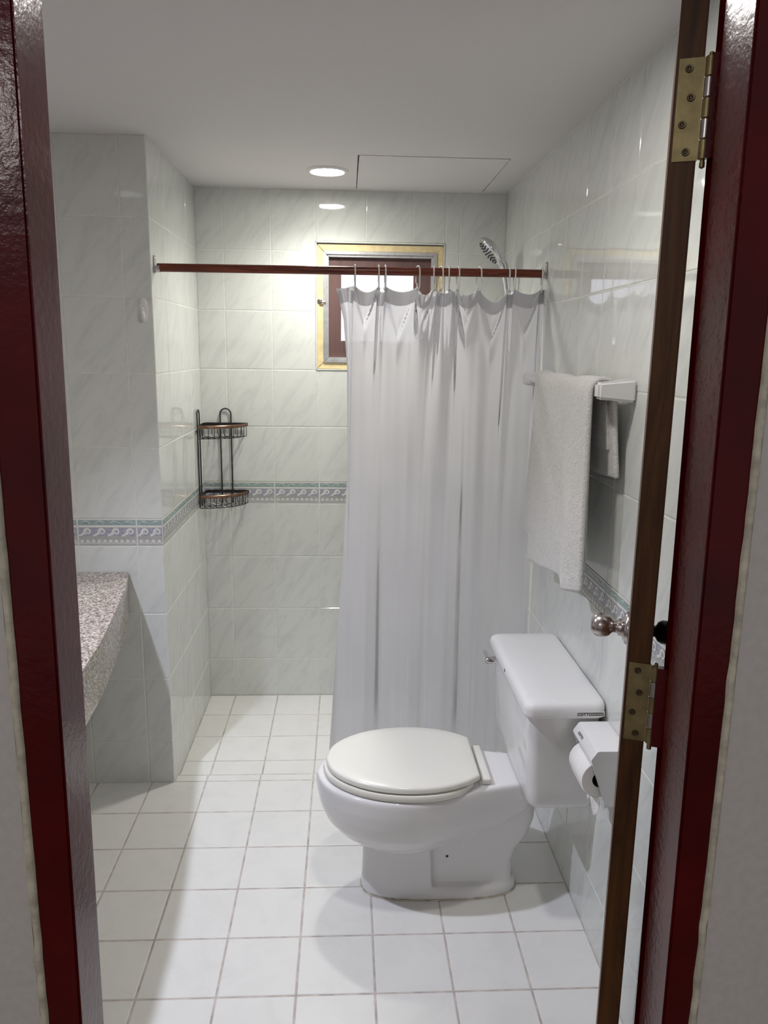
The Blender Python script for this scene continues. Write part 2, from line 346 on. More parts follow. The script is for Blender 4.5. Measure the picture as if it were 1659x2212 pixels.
# tiles: shared meshes, one object each
_tm = {}
def tile_mesh(w, h, t, bev, mat):
    k = (round(w, 4), round(h, 4), mat.name)
    if k in _tm: return _tm[k]
    bm = bmesh.new(); a, b = w/2, h/2
    R = [[bm.verts.new((sx*(a-i), sy*(b-i), z)) for sx, sy in ((-1,-1),(1,-1),(1,1),(-1,1))] for i, z in ((0, -t), (0, -bev), (bev*0.6, -bev*0.3), (bev*1.8, 0))]
    for A, B in zip(R, R[1:]):
        for q in range(4): bm.faces.new((A[q], A[(q+1) % 4], B[(q+1) % 4], B[q]))
    bm.faces.new(R[-1])
    me = bpy.data.meshes.new('tile'); bm.to_mesh(me); bm.free(); me.materials.append(mat); _tm[k] = me; return me
def border_mesh(w, h, t):
    k = ('b', round(w, 4))
    if k in _tm: return _tm[k]
    bm = bmesh.new(); a, b = w/2, h/2
    R = [[bm.verts.new((sx*(a-i), sy*(b-i), z)) for sx, sy in ((-1,-1),(1,-1),(1,1),(-1,1))] for i, z in ((0, -t), (0, -0.001), (0.001, 0))]
    for A, B in zip(R, R[1:]):
        for q in range(4): bm.faces.new((A[q], A[(q+1) % 4], B[(q+1) % 4], B[q]))
    bm.faces.new(R[-1])
    L = 0.0005
    def quad(x0, x1, y0, y1, z, mi):
        f = bm.faces.new([bm.verts.new(p) for p in ((x0,y0,z),(x1,y0,z),(x1,y1,z),(x0,y1,z))]); f.material_index = mi
    def poly(ps, z, mi):
        f = bm.faces.new([bm.verts.new((p[0], p[1], z)) for p in ps]); f.material_index = mi
    x0, x1 = -a+0.002, a-0.002
    y = lambda v: -b + v     # v measured from the bottom of the tile
    # green wavy band
    quad(x0, x1, y(0.074), y(0.090), L, 1)
    n = max(2, round(w/0.05)); st = (x1-x0)/n
    for i in range(n):
        xs = x0 + st*i
        up = [(xs + st*q/6, y(0.0755 + 0.011*math.sin(math.pi*q/6))) for q in range(7)]
        dn = [(p[0], p[1]+0.0022*math.sin(math.pi*q/6)+0.0004) for q, p in enumerate(up)][::-1]
        poly(up + dn, 2*L, 4)
    # white fillet lines
    quad(x0, x1, y(0.0915), y(0.0955), 2*L, 4); quad(x0, x1, y(0.066), y(0.0725), 2*L, 4)
    # wave frieze
    quad(x0, x1, y(0.034), y(0.064), L, 2)
    n = max(1, round(w/0.049)); st = (x1-x0)/n
    for i in range(n):
        cx = x0 + st*(i+0.62); cy = y(0.050)
        pts = []
        for q in range(19):
            f = q/18; ang = math.radians(215 - 470*f); r = 0.0125*(1-f)+0.0035*f
            pts.append((cx + r*math.cos(ang), cy + r*math.sin(ang), 0.0030*(1-f)+0.0012))
        pts = [(x0+st*i, y(0.036), 0.0025), (x0+st*(i+0.16), y(0.038), 0.004), (x0+st*(i+0.28), y(0.043), 0.004)] + pts
        vs = []
        for q, (px, py, wd) in enumerate(pts):
            nx = pts[min(q+1, len(pts)-1)][0]-pts[max(q-1, 0)][0]; ny = pts[min(q+1, len(pts)-1)][1]-pts[max(q-1, 0)][1]
            l = math.hypot(nx, ny) or 1
            vs.append((bm.verts.new((max(x0, min(x1, px-ny/l*wd)), py+nx/l*wd, 2.4*L)), bm.verts.new((max(x0, min(x1, px+ny/l*wd)), py-nx/l*wd, 2.4*L))))
        for A, B in zip(vs, vs[1:]):
            bm.faces.new((A[0], A[1], B[1], B[0])).material_index = 4
    # grey lines and triangle row
    quad(x0, x1, y(0.0285), y(0.0325), 2*L, 3)
    quad(x0, x1, y(0.011), y(0.027), L, 3)
    n = max(2, round(w/0.021)); st = (x1-x0)/n
    for i in range(n):
        xs = x0+st*i; poly([(xs+0.001, y(0.012)), (xs+st-0.001, y(0.012)), (xs+st/2, y(0.024))], 2.4*L, 4)
    quad(x0, x1, y(0.0035), y(0.0065), 2*L, 3)
    bmesh.ops.recalc_face_normals(bm, faces=bm.faces[:9])
    for f in bm.faces:
        f.normal_update()
        if f.normal.z < -0.5 and f.material_index: f.normal_flip()
    me = bpy.data.meshes.new('border_tile'); bm.to_mesh(me); bm.free()
    for m in (M_bcream, M_bgreen, M_blilac, M_bgrey, M_bwhite): me.materials.append(m)
    _tm[k] = me; return me
def place(me, name, parent, org, u, v, jit=0.0):
    o = bpy.data.objects.new(name, me); C.objects.link(o); o.parent = parent
    u, v = Vector(u), Vector(v); n = u.cross(v)
    Mx = Matrix((u, v, n)).transposed().to_4x4(); Mx.translation = Vector(org)
    if jit:
        Mx = Mx @ Matrix.Rotation(random.uniform(-jit, jit), 4, 'X') @ Matrix.Rotation(random.uniform(-jit, jit), 4, 'Y')
    o.matrix_world = Mx; return o
ZE = [None, 0.1671, 0.4155, 0.6639, 0.9123, 1.0093, 1.2577, 1.5061, 1.7545, 2.0029, ZC-0.001]
def tile_wall(parent, edges, zbase, org, u, hole=None, g=0.0024):
    """edges: positions along u (increasing), org: point on the plane with u=0,z=0"""
    ze = [zbase] + ZE[1:]
    org = Vector(org); u = Vector(u)
    for a, b in zip(edges, edges[1:]):
        for k in range(len(ze)-1):
            z0, z1 = ze[k], ze[k+1]; brd = (k == 4)
            rects = [(a, b, z0, z1)]
            if hole:
                h0, h1, h2, h3 = hole; R = []
                if a < h1-1e-4 and b > h0+1e-4 and z0 < h3-1e-4 and z1 > h2+0.002:
                    if a < h0: R.append((a, h0, z0, z1))
                    if b > h1: R.append((h1, b, z0, z1))
                    aa, bb = max(a, h0), min(b, h1)
                    if z1 > h3: R.append((aa, bb, h3, z1))
                    if z0 < h2: R.append((aa, bb, z0, h2))
                    rects = R
            for (p, q, r, s) in rects:
                w, h = q-p-g, s-r-g
                if w < 0.006 or h < 0.006: continue
                me = border_mesh(w, h, 0.004) if brd else tile_mesh(w, h, 0.006, 0.0016, M_tile)
                c = org + u*((p+q)/2) + Vector((0, 0, (r+s)/2))
                place(me, 'border_tile' if brd else 'tile', parent, c, u, (0, 0, 1), 0.0 if brd else 0.0022)
XB = [XL, -0.6537, -0.4534, -0.2531, -0.0528, 0.1475, 0.3478, XR]
tile_wall(wall_back, XB, ZS, (0, 0, 0), (1, 0, 0), (WX0, WX1, 1.5061, WZ1))
tile_wall(wall_pillar, [YP, -0.585, -0.385, -0.19, 0], ZS, (XL, 0, 0), (0, 1, 0))
tile_wall(wall_pillar, [XLL, -1.264, -1.062, -0.86, XL], 0, (0, YP, 0), (1, 0, 0))
YR = [0, 0.165] + [0.363 + 0.1975*k for k in range(11)] + [-YF]
tile_wall(wall_right, YR, ZS, (XR, 0, 0), (0, -1, 0))
def tile_floor(xe, ye, z, g=0.0048):
    for a, b in zip(xe, xe[1:]):
        for c, d in zip(ye, ye[1:]):
            w, h = b-a-g, d-c-g
            if w < 0.01 or h < 0.01: continue
            place(tile_mesh(w, h, 0.008, 0.0016, M_floor), 'tile', floor, ((a+b)/2, (c+d)/2, z), (1, 0, 0), (0, 1, 0), 0.0009)
xe = [XLL] + [-1.253 + 0.2*k for k in range(9)] + [XR]
tile_floor(xe, [-2.70] + [-2.5812 + 0.2*k for k in range(10)], 0)
xs = [XL] + [-0.653 + 0.2*k for k in range(6)] + [XR]
tile_floor(xs, [-0.7812, -0.737], 0)
tile_floor(xs, [-0.735, -0.6, -0.4, -0.2, 0.0], ZS)

# ------------------------------------------------------------------ door frame
trim = empty('trim_1', (0.0, YO, 0)); tag(trim, 'glossy dark red painted door frame around the view', 'door frame', None, 'structure')
def lean_box(bm, xa, xb, y0, y1, z0, z1, ka, kb, mi=0):
    """box whose x faces lean: x = xa + ka*(z-0.83)"""
    f = lambda x, k, z: x + k*(z-0.83)
    v, fs = add_box(bm, 0, 1, y0, y1, z0, z1, mi)
    for q in v: q.co.x = f(xa, ka, q.co.z) if q.co.x < 0.5 else f(xb, kb, q.co.z)
YS = YO + 0.063
kl, kr = 0.009, -0.009
bm = bmesh.new(); lean_box(bm, -0.480, -0.4300, YO-0.003, YS, 0, 2.08, 0.0, kl)
bmesh.ops.bevel(bm, geom=[e for e in bm.edges if abs(e.verts[0].co.z-e.verts[1].co.z) > 1], offset=0.0025, segments=2, affect='EDGES')
lean_box(bm, -0.480, -0.443, YS, YF+0.004, 0, 2.08, 0.0, kl)
bm_obj('jamb', bm, M_red, trim)
bm = bmesh.new(); lean_box(bm, 0.2465, 0.296, YO-0.003, YS, 0, 2.08, kr, 0.0)
bmesh.ops.bevel(bm, geom=[e for e in bm.edges if abs(e.verts[0].co.z-e.verts[1].co.z) > 1], offset=0.0025, segments=2, affect='EDGES')
lean_box(bm, 0.2595, 0.296, YS, YF+0.004, 0, 2.08, kr, 0.0)
bm_obj('jamb', bm, M_red, trim)
bm = bmesh.new(); add_box(bm, -0.45, 0.27, YO-0.003, YS, 2.03, 2.08); add_box(bm, -0.45, 0.27, YS, YF+0.004, 2.045, 2.08)
bm_obj('head', bm, M_red, trim)
# rough yellowed putty line where the wall meets the frame
for s, xw, ww in ((-1, -0.466, 0.009), (1, 0.2785, 0.0085)):
    bm = bmesh.new(); rows = []
    nz = 90
    for i in range(nz+1):
        z = 0.0 + 2.08*i/nz
        w = ww*(0.95 + 0.20*noise.noise((z*14, s*3, 0)) + 0.25*noise.noise((z*47, s*5, 1)))
        e = 0.0016*noise.noise((z*30, 7*s, 3))
        x0 = xw + e; x1 = xw + s*w
        rows.append([bm.verts.new((x0, YO-0.0032, z)), bm.verts.new((x0+s*0.001, YO-0.0075, z)), bm.verts.new((x1-s*0.002, YO-0.0075+0.002*noise.noise((z*25, 1, s))-0.001, z)), bm.verts.new((x1+s*0.003, YO-0.0002, z))])
    for A, B in zip(rows, rows[1:]):
        for q in range(3): bm.faces.new((A[q], A[q+1], B[q+1], B[q]))
    bm_obj('putty_bead', bm, M_putty, trim, True)
    # plaster skin of the wall beside the bead
    bm = bmesh.new(); 
    a, b = (xw+s*0.0085, xw + s*1.4)
    add_box(bm, min(a, b), max(a, b), YO-0.005, YO+0.002, 0.0, 2.6)
    bm_obj('plaster_edge', bm, M_wallp, wall_front)

# ------------------------------------------------------------------ door leaf, swung in against the right wall
th = math.radians(21.25)
dv = Vector((math.sin(th), math.cos(th), 0)); qv = Vector((math.cos(th), -math.sin(th), 0)); zv = Vector((0, 0, 1))
DL = Vector((0.2115, -2.575, 0)); DT, DW = 0.0275, 0.68
door = empty('door_1', DL); tag(door, 'brown wooden door swung open, its hinge edge facing the camera', 'door', None, 'structure')
DM = Matrix((qv, dv, zv)).transposed().to_4x4(); DM.translation = DL      # local: x across thickness, y along width, z up
def dpart(name, bm, mat, **kw):
    bmesh.ops.transform(bm, matrix=DM, verts=bm.verts); return bm_obj(name, bm, mat, door, **kw)
t = bmesh.new(); add_box(t, 0, DT, 0, DW, 0.012, 2.03)
bmesh.ops.bevel(t, geom=t.edges[:], offset=0.0018, segments=2, affect='EDGES')
dpart('leaf', t, M_door)
KZ, KY = 1.055, 0.615
t = bmesh.new(); add_lathe(t, [(0.0, 0.0), (0.033, 0.0), (0.033, 0.003), (0.030, 0.007), (0.021, 0.011), (0.0175, 0.013), (0.0172, 0.019), (0.0125, 0.021), (0.0120, 0.029), (0.0135, 0.031), (0.020, 0.036), (0.0235, 0.044), (0.0245, 0.053), (0.0230, 0.062), (0.0185, 0.069), (0.011, 0.0725), (0.0, 0.073)], (0, KY, KZ), (-1, 0, 0), 32)
dpart('door_knob', t, M_steel, ang=50)
t = bmesh.new(); add_lathe(t, [(0.0, 0.0), (0.032, 0.0), (0.030, 0.006), (0.016, 0.010), (0.0115, 0.014), (0.0115, 0.024), (0.019, 0.028), (0.0235, 0.036), (0.0235, 0.046), (0.0185, 0.053), (0.0, 0.056)], (DT, KY, KZ), (1, 0, 0), 32)
k2 = dpart('door_knob', t, M_black, ang=50); k2['label'] = 'knob on the wall side, coloured black'  # this knob gets plain black instead of steel
for hz0, hz1 in ((1.793, 1.893), (1.125, 1.226)):
    t = bmesh.new(); add_box(t, 0.003, DT+0.001, -0.0016, 0.001, hz0, hz1)
    hg = dpart('hinge', t, M_brass)
    def hp(name, bm, mat, **kw):
        bmesh.ops.transform(bm, matrix=DM, verts=bm.verts); return bm_obj(name, bm, mat, hg, **kw)
    L = hz1-hz0; bx, by = DT+0.0062, -0.0035
    for i in range(5):
        a = hz0 + L*i/5; b = a + L/5
        t = bmesh.new(); add_lathe(t, [(0, a+0.0003), (0.0045, a+0.0003), (0.0052, a+0.001), (0.0052, b-0.001), (0.0045, b-0.0003), (0, b-0.0003)], (bx, by, 0), (0, 0, 1), 16)
        hp('knuckle', t, M_brass if i % 2 == 0 else M_steel, ang=40)
    t = bmesh.new(); add_lathe(t, [(0, hz0-0.009), (0.0028, hz0-0.0075), (0.0030, hz0-0.004), (0.0022, hz0), (0.0022, hz1+0.003), (0, hz1+0.004)], (bx, by, 0), (0, 0, 1), 14); hp('pin', t, M_brass, ang=40)
    for fx, fz in ((0.42, 0.90), (0.58, 0.62), (0.32, 0.36), (0.55, 0.09)):
        cx, cz = 0.003 + (DT-0.003)*fx, hz0 + L*fz
        t = bmesh.new(); add_lathe(t, [(0.0, 0.0004), (0.0012, 0.0004), (0.0022, 0.0016), (0.0036, 0.0017), (0.0041, 0.0006)], (cx, -0.0016, cz), (0, -1, 0), 16)
        hp('screw', t, M_screw, ang=40)
    t = bmesh.new()
    ml = DM.inverted()
    p = ml @ Vector((0.257, YF-0.02, 0))
    add_box(t, DT+0.008, p.x+0.004, -0.012, -0.0025, hz0+0.0, hz1)
    hp('frame_plate', t, M_red)

# ------------------------------------------------------------------ window
win = empty('window_1', (0.0095, 0.0, WZ0)); tag(win, 'small window with cream frame, dark brown boards and bright pane', 'window', None, 'structure')
def mitre(bmname, x0, x1, z0, z1, wd, y0, y1, mat, parent, name, r=0.0):
    quads = [([(x0,z0),(x1,z0),(x1-wd,z0+wd),(x0+wd,z0+wd)]), ([(x1,z0),(x1,z1),(x1-wd,z1-wd),(x1-wd,z0+wd)]), ([(x1,z1),(x0,z1),(x0+wd,z1-wd),(x1-wd,z1-wd)]), ([(x0,z1),(x0,z0),(x0+wd,z0+wd),(x0+wd,z1-wd)])]
    for qd in quads:
        cx = sum(p[0] for p in qd)/4; cz = sum(p[1] for p in qd)/4
        qd = [(p[0]+(cx-p[0])*0.004, p[1]+(cz-p[1])*0.004) for p in qd]
        t = bmesh.new(); add_prism(t, qd, 'y', y0, y1)
        if r: bmesh.ops.bevel(t, geom=t.edges[:], offset=r, segments=2, affect='EDGES')
        bm_obj(name, t, mat, parent)
mitre('', WX0+0.0015, WX1-0.0015, WZ0+0.0015, WZ1-0.0015, 0.005, -0.003, 0.05, M_trim, win, 'tile_edge_trim')
mitre('', WX0+0.007, WX1-0.007, WZ0+0.007, WZ1-0.012, 0.027, 0.006, 0.06, M_cream, win, 'wooden_frame', 0.0015)
mitre('', WX0+0.034, WX1-0.034, WZ0+0.034, WZ1-0.039, 0.0135, 0.000, 0.05, M_alu, win, 'aluminium_frame', 0.0012)
mitre('', WX0+0.0475, WX1-0.0475, WZ0+0.0475, WZ1-0.0525, 0.010, 0.008, 0.05, M_alu, win, 'aluminium_sash', 0.0012)
ix0, ix1, iz0, iz1 = WX0+0.056, WX1-0.056, WZ0+0.056, WZ1-0.061
px0, px1, pz0, pz1 = -0.157, 0.156, 1.634, 1.915
for (a, b, c, d) in ((ix0, px0, iz0, iz1), (px1, ix1, iz0, iz1), (px0, px1, iz0, pz0), (px0, px1, pz1, iz1)):
    t = bmesh.new(); add_box(t, a+0.0004, b-0.0004, 0.028, 0.045, c+0.0004, d-0.0004)
    bmesh.ops.bevel(t, geom=t.edges[:], offset=0.001, segments=1, affect='EDGES'); bm_obj('board', t, M_board, win)
t = bmesh.new(); add_box(t, px0-0.004, px1+0.004, 0.046, 0.050, pz0-0.004, pz1+0.004)
pn = bm_obj('pane', t, M_pane, win); pn['label'] = 'bright daylit frosted pane'
t = bmesh.new(); add_lathe(t, [(0, 0), (0.011, 0), (0.010, 0.005), (0.005, 0.007), (0, 0.007)], (-0.249, 0.006, 1.799), (0, -1, 0), 18)
add_rbox(t, -0.250, -0.222, -0.006, 0.000, 1.790, 1.797, 0.002, 2)
bm_obj('window_latch', t, M_steel, win, ang=40)

# ------------------------------------------------------------------ ceiling hatch and downlights
t = bmesh.new(); add_box(t, HX0, HX1, HY0, HY1, ZC-0.0012, ZC+0.012)
bmesh.ops.rotate(t, cent=((HX0+HX1)/2, (HY0+HY1)/2, ZC), matrix=Matrix.Rotation(0.004, 3, 'Z'), verts=t.verts)
o = bm_obj('access_hatch', t, M_ceil); tag(o, 'flat white access hatch set in the ceiling right of the downlight', 'hatch')
DLAB = ['bright round recessed downlight in the ceiling above the shower', 'round downlight in the ceiling in front of the toilet', 'cool white round downlight in the ceiling above the granite counter']
for (xy, colr, st), lab in zip(DOWN_L, DLAB):
    e = empty('ceiling_downlight', (xy[0], xy[1], ZC)); tag(e, lab, 'downlight')
    t = bmesh.new(); add_lathe(t, [(0.062, 0.001), (0.062, -0.006), (0.066, -0.008), (0.074, -0.005), (0.078, -0.0005)], (xy[0], xy[1], ZC), (0, 0, 1), 40)
    bm_obj('trim_ring', t, M_white, e, True)
    t = bmesh.new(); add_lathe(t, [(0.0, -0.0045), (0.0619, -0.0045), (0.0619, 0.0)], (xy[0], xy[1], ZC), (0, 0, 1), 40)
    bm_obj('diffuser', t, mk_emit('lit_diffuser', colr, st), e)

# ------------------------------------------------------------------ toilet
toil = empty('toilet', (0.15, -1.365, 0)); tag(toil, 'white ceramic close coupled toilet with closed cream lid', 'toilet')
YT = -1.365
rx = [-0.217, -0.205, -0.185, -0.15, -0.10, -0.05, 0.0, 0.06, 0.12, 0.18, 0.24, 0.30, 0.36, 0.41]
rw = [0.0, 0.050, 0.086, 0.124, 0.156, 0.175, 0.185, 0.187, 0.178, 0.158, 0.130, 0.108, 0.094, 0.090]
def outline(xs, ws, sx=1.0, sy=1.0, cx=0.05, n=40):
    pts = []
    P = crom([(x, w, 0) for x, w in zip(xs, ws)], 4)
    up = [(cx+(p.x-cx)*sx, p.y*sy) for p in P]
    lo = [(p[0], -p[1]) for p in up[1:]][::-1]
    return up + lo
bm = bmesh.new()
# bowl hull
lev = [(0.380, 0.985, 0.975), (0.384, 0.96, 0.94)]
rings = []
for z, sx, sy, cx in ((0.155, 0.30, 0.30, 0.06), (0.165, 0.42, 0.46, 0.05), (0.185, 0.60, 0.66, 0.04), (0.215, 0.78, 0.82, 0.04), (0.250, 0.90, 0.92, 0.045), (0.290, 0.965, 0.975, 0.05), (0.330, 0.995, 1.0, 0.05), (0.368, 1.0, 1.0, 0.05), (0.378, 0.99, 0.985, 0.05), (0.382, 0.965, 0.95, 0.05)):
    ol = outline(rx, rw, sx, sy, cx)
    if z < 0.33:   # the hull shortens toward the back as it goes down
        bl_ = interp(z, [0.155, 0.185, 0.215, 0.25, 0.29, 0.33], [0.17, 0.215, 0.25, 0.33, 0.39, 0.41])
        ol = [(min(p[0], bl_), p[1]) for p in ol]
    rings.append([Vector((p[0], YT+p[1], z)) for p in ol])
add_loft(bm, rings)
def rr_poly(x0, x1, hw, r0, r1, n=6):
    """plan outline with rounded ends: radius r0 at x0, r1 at x1"""
    out = []
    for (cx, cy, r, a0) in ((x0+r0, hw-r0, r0, 180), (x1-r1, hw-r1, r1, 90), (x1-r1, -hw+r1, r1, 0), (x0+r0, -hw+r0, r0, -90)):
        for k in range(n+1):
            a = math.radians(a0 - 90*k/n); out.append((cx + r*math.cos(a), cy + r*math.sin(a)))
    return out
def base_plan(x0, x1, hw, cut0=None, cut1=None, n=44):
    """superellipse plan of the foot, optionally cut straight at x=cut0 / cut1"""
    cx, ax = (x0+x1)/2, (x1-x0)/2; out = []
    for k in range(n):
        a = 2*math.pi*k/n; c_, s_ = math.cos(a), math.sin(a)
        x = cx - ax*math.copysign(abs(c_)**0.62, c_); y = hw*math.copysign(abs(s_)**0.80, s_)
        if cut0 is not None: x = max(x, cut0)
        if cut1 is not None: x = min(x, cut1)
        out.append((x, y))
    return out
# front column of the pedestal
add_loft(bm, [[Vector((p[0], YT+p[1], z)) for p in base_plan(x0, 0.392, hw, None, x1)] for z, x0, x1, hw in ((0.0, -0.083, 0.128, 0.086), (0.05, -0.080, 0.126, 0.083), (0.12, -0.078, 0.122, 0.082), (0.23, -0.072, 0.118, 0.084))])
# rear trapway body
add_loft(bm, [[Vector((p[0], YT+p[1], z)) for p in rr_poly(x0, x1, hw, 0.02, 0.03)] for z, x0, x1, hw in ((0.0, 0.05, 0.375, 0.056), (0.10, 0.05, 0.372, 0.054), (0.14, 0.05, 0.385, 0.053), (0.19, 0.05, 0.418, 0.054), (0.24, 0.05, 0.432, 0.056), (0.30, 0.05, 0.432, 0.060), (0.37, 0.06, 0.425, 0.075))])
# foot flange
add_loft(bm, [[Vector((p[0], YT+p[1], z)) for p in base_plan(-0.083, x1, hw, 0.03)] for z, x1, hw in ((0.0, 0.392, 0.086), (0.025, 0.390, 0.084), (0.036, 0.382, 0.076))])
tb = bm_obj('bowl', bm, M_ceramic, toil)
md = tb.modifiers.new('r', 'REMESH'); md.mode = 'VOXEL'; md.voxel_size = 0.0045; md.use_smooth_shade = True
ms = tb.modifiers.new('s', 'CORRECTIVE_SMOOTH') if False else tb.modifiers.new('s', 'SMOOTH'); ms.factor = 0.5; ms.iterations = 9
apply_mods(tb)
for p in tb.data.polygons: p.use_smooth = True
# caulk bead at the floor
ol = base_plan(-0.0835, 0.3925, 0.0865)
t = bmesh.new(); add_tube(t, [(p[0], YT+p[1], 0.001) for p in ol], 0.0022, 6, closed=True); bm_obj('caulk_bead', t, M_caulk, toil, True)
t = bmesh.new(); add_lathe(t, [(0.0, 0.0012), (0.0035, 0.0012), (0.0042, 0.0)], (0.172, YT-0.0535, 0.125), (0.0, -1, 0), 12); bm_obj('bolt_hole', t, M_ink, toil)
# seat and lid
lx = [-0.188, -0.178, -0.16, -0.128, -0.085, -0.035, 0.02, 0.07, 0.12, 0.165, 0.205, 0.238, 0.250]
lw = [0.0, 0.048, 0.083, 0.117, 0.146, 0.166, 0.177, 0.179, 0.174, 0.162, 0.143, 0.120, 0.108]
def slab(name, xs, ws, levels, mat):
    t = bmesh.new(); R = []
    for z, s in levels: R.append([Vector((p[0], YT+p[1], z)) for p in outline(xs, ws, s, s, 0.04)])
    add_loft(t, R); return bm_obj(name, t, mat, toil, ang=50)
seat_x = [-0.196, -0.186, -0.167, -0.134, -0.089, -0.037, 0.02, 0.07, 0.12, 0.165, 0.200, 0.222, 0.232]
slab('seat', seat_x, [w*1.03 for w in lw], [(0.3825, 0.955), (0.3835, 0.985), (0.387, 1.0), (0.397, 1.0), (0.4015, 0.988), (0.4025, 0.96)], M_seat)
slab('lid', lx, lw, [(0.4055, 0.96), (0.4063, 0.985), (0.4085, 1.0), (0.418, 1.0), (0.4225, 0.988), (0.4245, 0.96), (0.4262, 0.80), (0.4272, 0.55), (0.4276, 0.25)], M_seat)
t = bmesh.new(); add_rbox(t, 0.258, 0.285, YT-0.098, YT+0.098, 0.383, 0.402, 0.004, 2); bm_obj('seat_hinge_bar', t, M_seat, toil, ang=50)
# cistern
def rring(x0, x1, y0, y1, z, r, n=5):
    out = []
    for (cx, cy, a0) in ((x1-r, y1-r, 0), (x0+r, y1-r, 90), (x0+r, y0+r, 180), (x1-r, y0+r, 270)):
        for k in range(n+1):
            a = math.radians(a0 + 90*k/n); out.append(Vector((cx+r*math.cos(a), cy+r*math.sin(a), z)))
    return out
cy0, cy1 = -1.605, -1.125
t = bmesh.new()
add_loft(t, [rring(x0, 0.540, cy0+d, cy1-d, z, r) for z, x0, d, r in ((0.384, 0.392, 0.035, 0.02), (0.387, 0.376, 0.020, 0.025), (0.396, 0.364, 0.008, 0.028), (0.412, 0.358, 0.002, 0.028), (0.45, 0.354, 0.0, 0.028), (0.60, 0.347, -0.003, 0.028), (0.672, 0.345, -0.004, 0.028))])
bm_obj('cistern', t, M_ceramic, toil, ang=60)
t = bmesh.new()
add_loft(t, [rring(0.330+d, 0.5445-d*0.4, -1.628+d, -1.105-d, z, max(0.008, 0.026-d*0.3)) for z, d in ((0.668, 0.006), (0.670, 0.001), (0.675, 0.0), (0.692, 0.0), (0.700, 0.002), (0.7065, 0.007), (0.710, 0.014), (0.712, 0.025), (0.7135, 0.060), (0.714, 0.095))])
bm_obj('cistern_lid', t, M_ceramic, toil, ang=60)
t = bmesh.new(); add_lathe(t, [(0, 0), (0.013, 0), (0.013, 0.034), (0.0115, 0.039), (0.009, 0.0395), (0, 0.036)], (0.352, -1.155, 0.634), (-1, 0, 0), 24)
add_rbox(t, 0.316, 0.327, -1.160, -1.090, 0.630, 0.645, 0.004, 2)
bm_obj('flush_lever', t, M_chrome, toil, ang=45)
t = bmesh.new(); add_lathe(t, [(0, 0.0006), (0.0045, 0.0006), (0.0055, 0.0)], (0.330, -1.36, 0.688), (-1, 0, 0), 16); bm_obj('lid_emblem', t, M_ink, toil)
t = bmesh.new(); add_box(t, 0.464, 0.537, -1.6288, -1.6270, 0.6755, 0.6885); bm_obj('maker_sticker', t, M_sticker, toil)
text_obj('maker_lettering', 'COTTO', 0.0108, M_ink, ((1, 0, 0), (0, 0, 1), (0, -1, 0)), (0.4655, -1.6290, 0.6783), toil, bold=0.00040)
t = bmesh.new()
x = 0.5045
for row in range(2):
    x = 0.5045
    while x < 0.5335:
        w = random.uniform(0.0012, 0.0032); add_box(t, x, x+w, -1.6293, -1.6287, 0.6783+0.005*(1-row), 0.6811+0.005*(1-row)); x += w+0.0006
bm_obj('fine_print', t, M_ink, toil)

# ------------------------------------------------------------------ toilet paper holder and roll
hold = empty('toilet_paper_holder', (XR, -1.706, 0.52)); tag(hold, 'white ceramic toilet paper holder on the wall beside the cistern', 'paper holder')
ya, yb = -1.782, -1.630
t = bmesh.new()
add_prism(t, [(XR-0.0005, 0.662), (0.476, 0.662), (0.471, 0.6605), (0.4575, 0.640), (0.4575, 0.634), (0.462, 0.629), (0.468, 0.632), (0.480, 0.650), (XR-0.0005, 0.650)], 'y', ya-0.0006, yb+0.0006)
for y0, y1 in ((ya, ya+0.011), (yb-0.011, yb)):
    add_prism(t, [(XR-0.0005, 0.655), (0.480, 0.655), (0.476, 0.6535), (0.4625, 0.636), (0.4595, 0.631), (0.4955, 0.528), (0.5015, 0.519), (0.510, 0.515), (XR-0.0005, 0.515)], 'y', y0, y1)
add_box(t, XR-0.012, XR-0.0005, ya+0.005, yb-0.005, 0.516, 0.66)
bmesh.ops.bevel(t, geom=[e for e in t.edges if e.calc_face_angle(0) > 0.3], offset=0.0022, segments=2, affect='EDGES')
bm_obj('hood', t, M_ceramic, hold, ang=35)
sl = Vector((0.471-0.4575, 0, 0.6605-0.640)).normalized()
text_obj('maker_lettering', 'COTTO', 0.0100, M_ink, ((0, -1, 0), sl, Vector((0, -1, 0)).cross(sl)), Vector((0.4610, -1.658, 0.6450)) + Vector((0, -1, 0)).cross(sl)*0.0006, hold, bold=0.0002)
roll_ = empty('toilet_paper_roll', (0.489, -1.706, 0.53)); tag(roll_, 'white toilet paper roll hanging in the ceramic holder', 'toilet paper')
rcx, rcz, rr_ = 0.4895, 0.577, 0.0475
t = bmesh.new(); add_lathe(t, [(0.020, 0.0), (rr_-0.002, 0.0), (rr_, 0.002), (rr_, 0.106), (rr_-0.002, 0.108), (0.020, 0.108)], (rcx, -1.764, rcz), (0, 1, 0), 40)
bm_obj('paper', t, M_paper, roll_, ang=45)
t = bmesh.new(); add_lathe(t, [(0.0, 0.03), (0.0195, 0.03), (0.0195, 0.0), (0.0204, -0.0004), (0.0204, 0.112), (0.0, 0.112)], (rcx, -1.764, rcz), (0, 1, 0), 28); bm_obj('core', t, M_core_shade, roll_)
t = bmesh.new(); cols = []
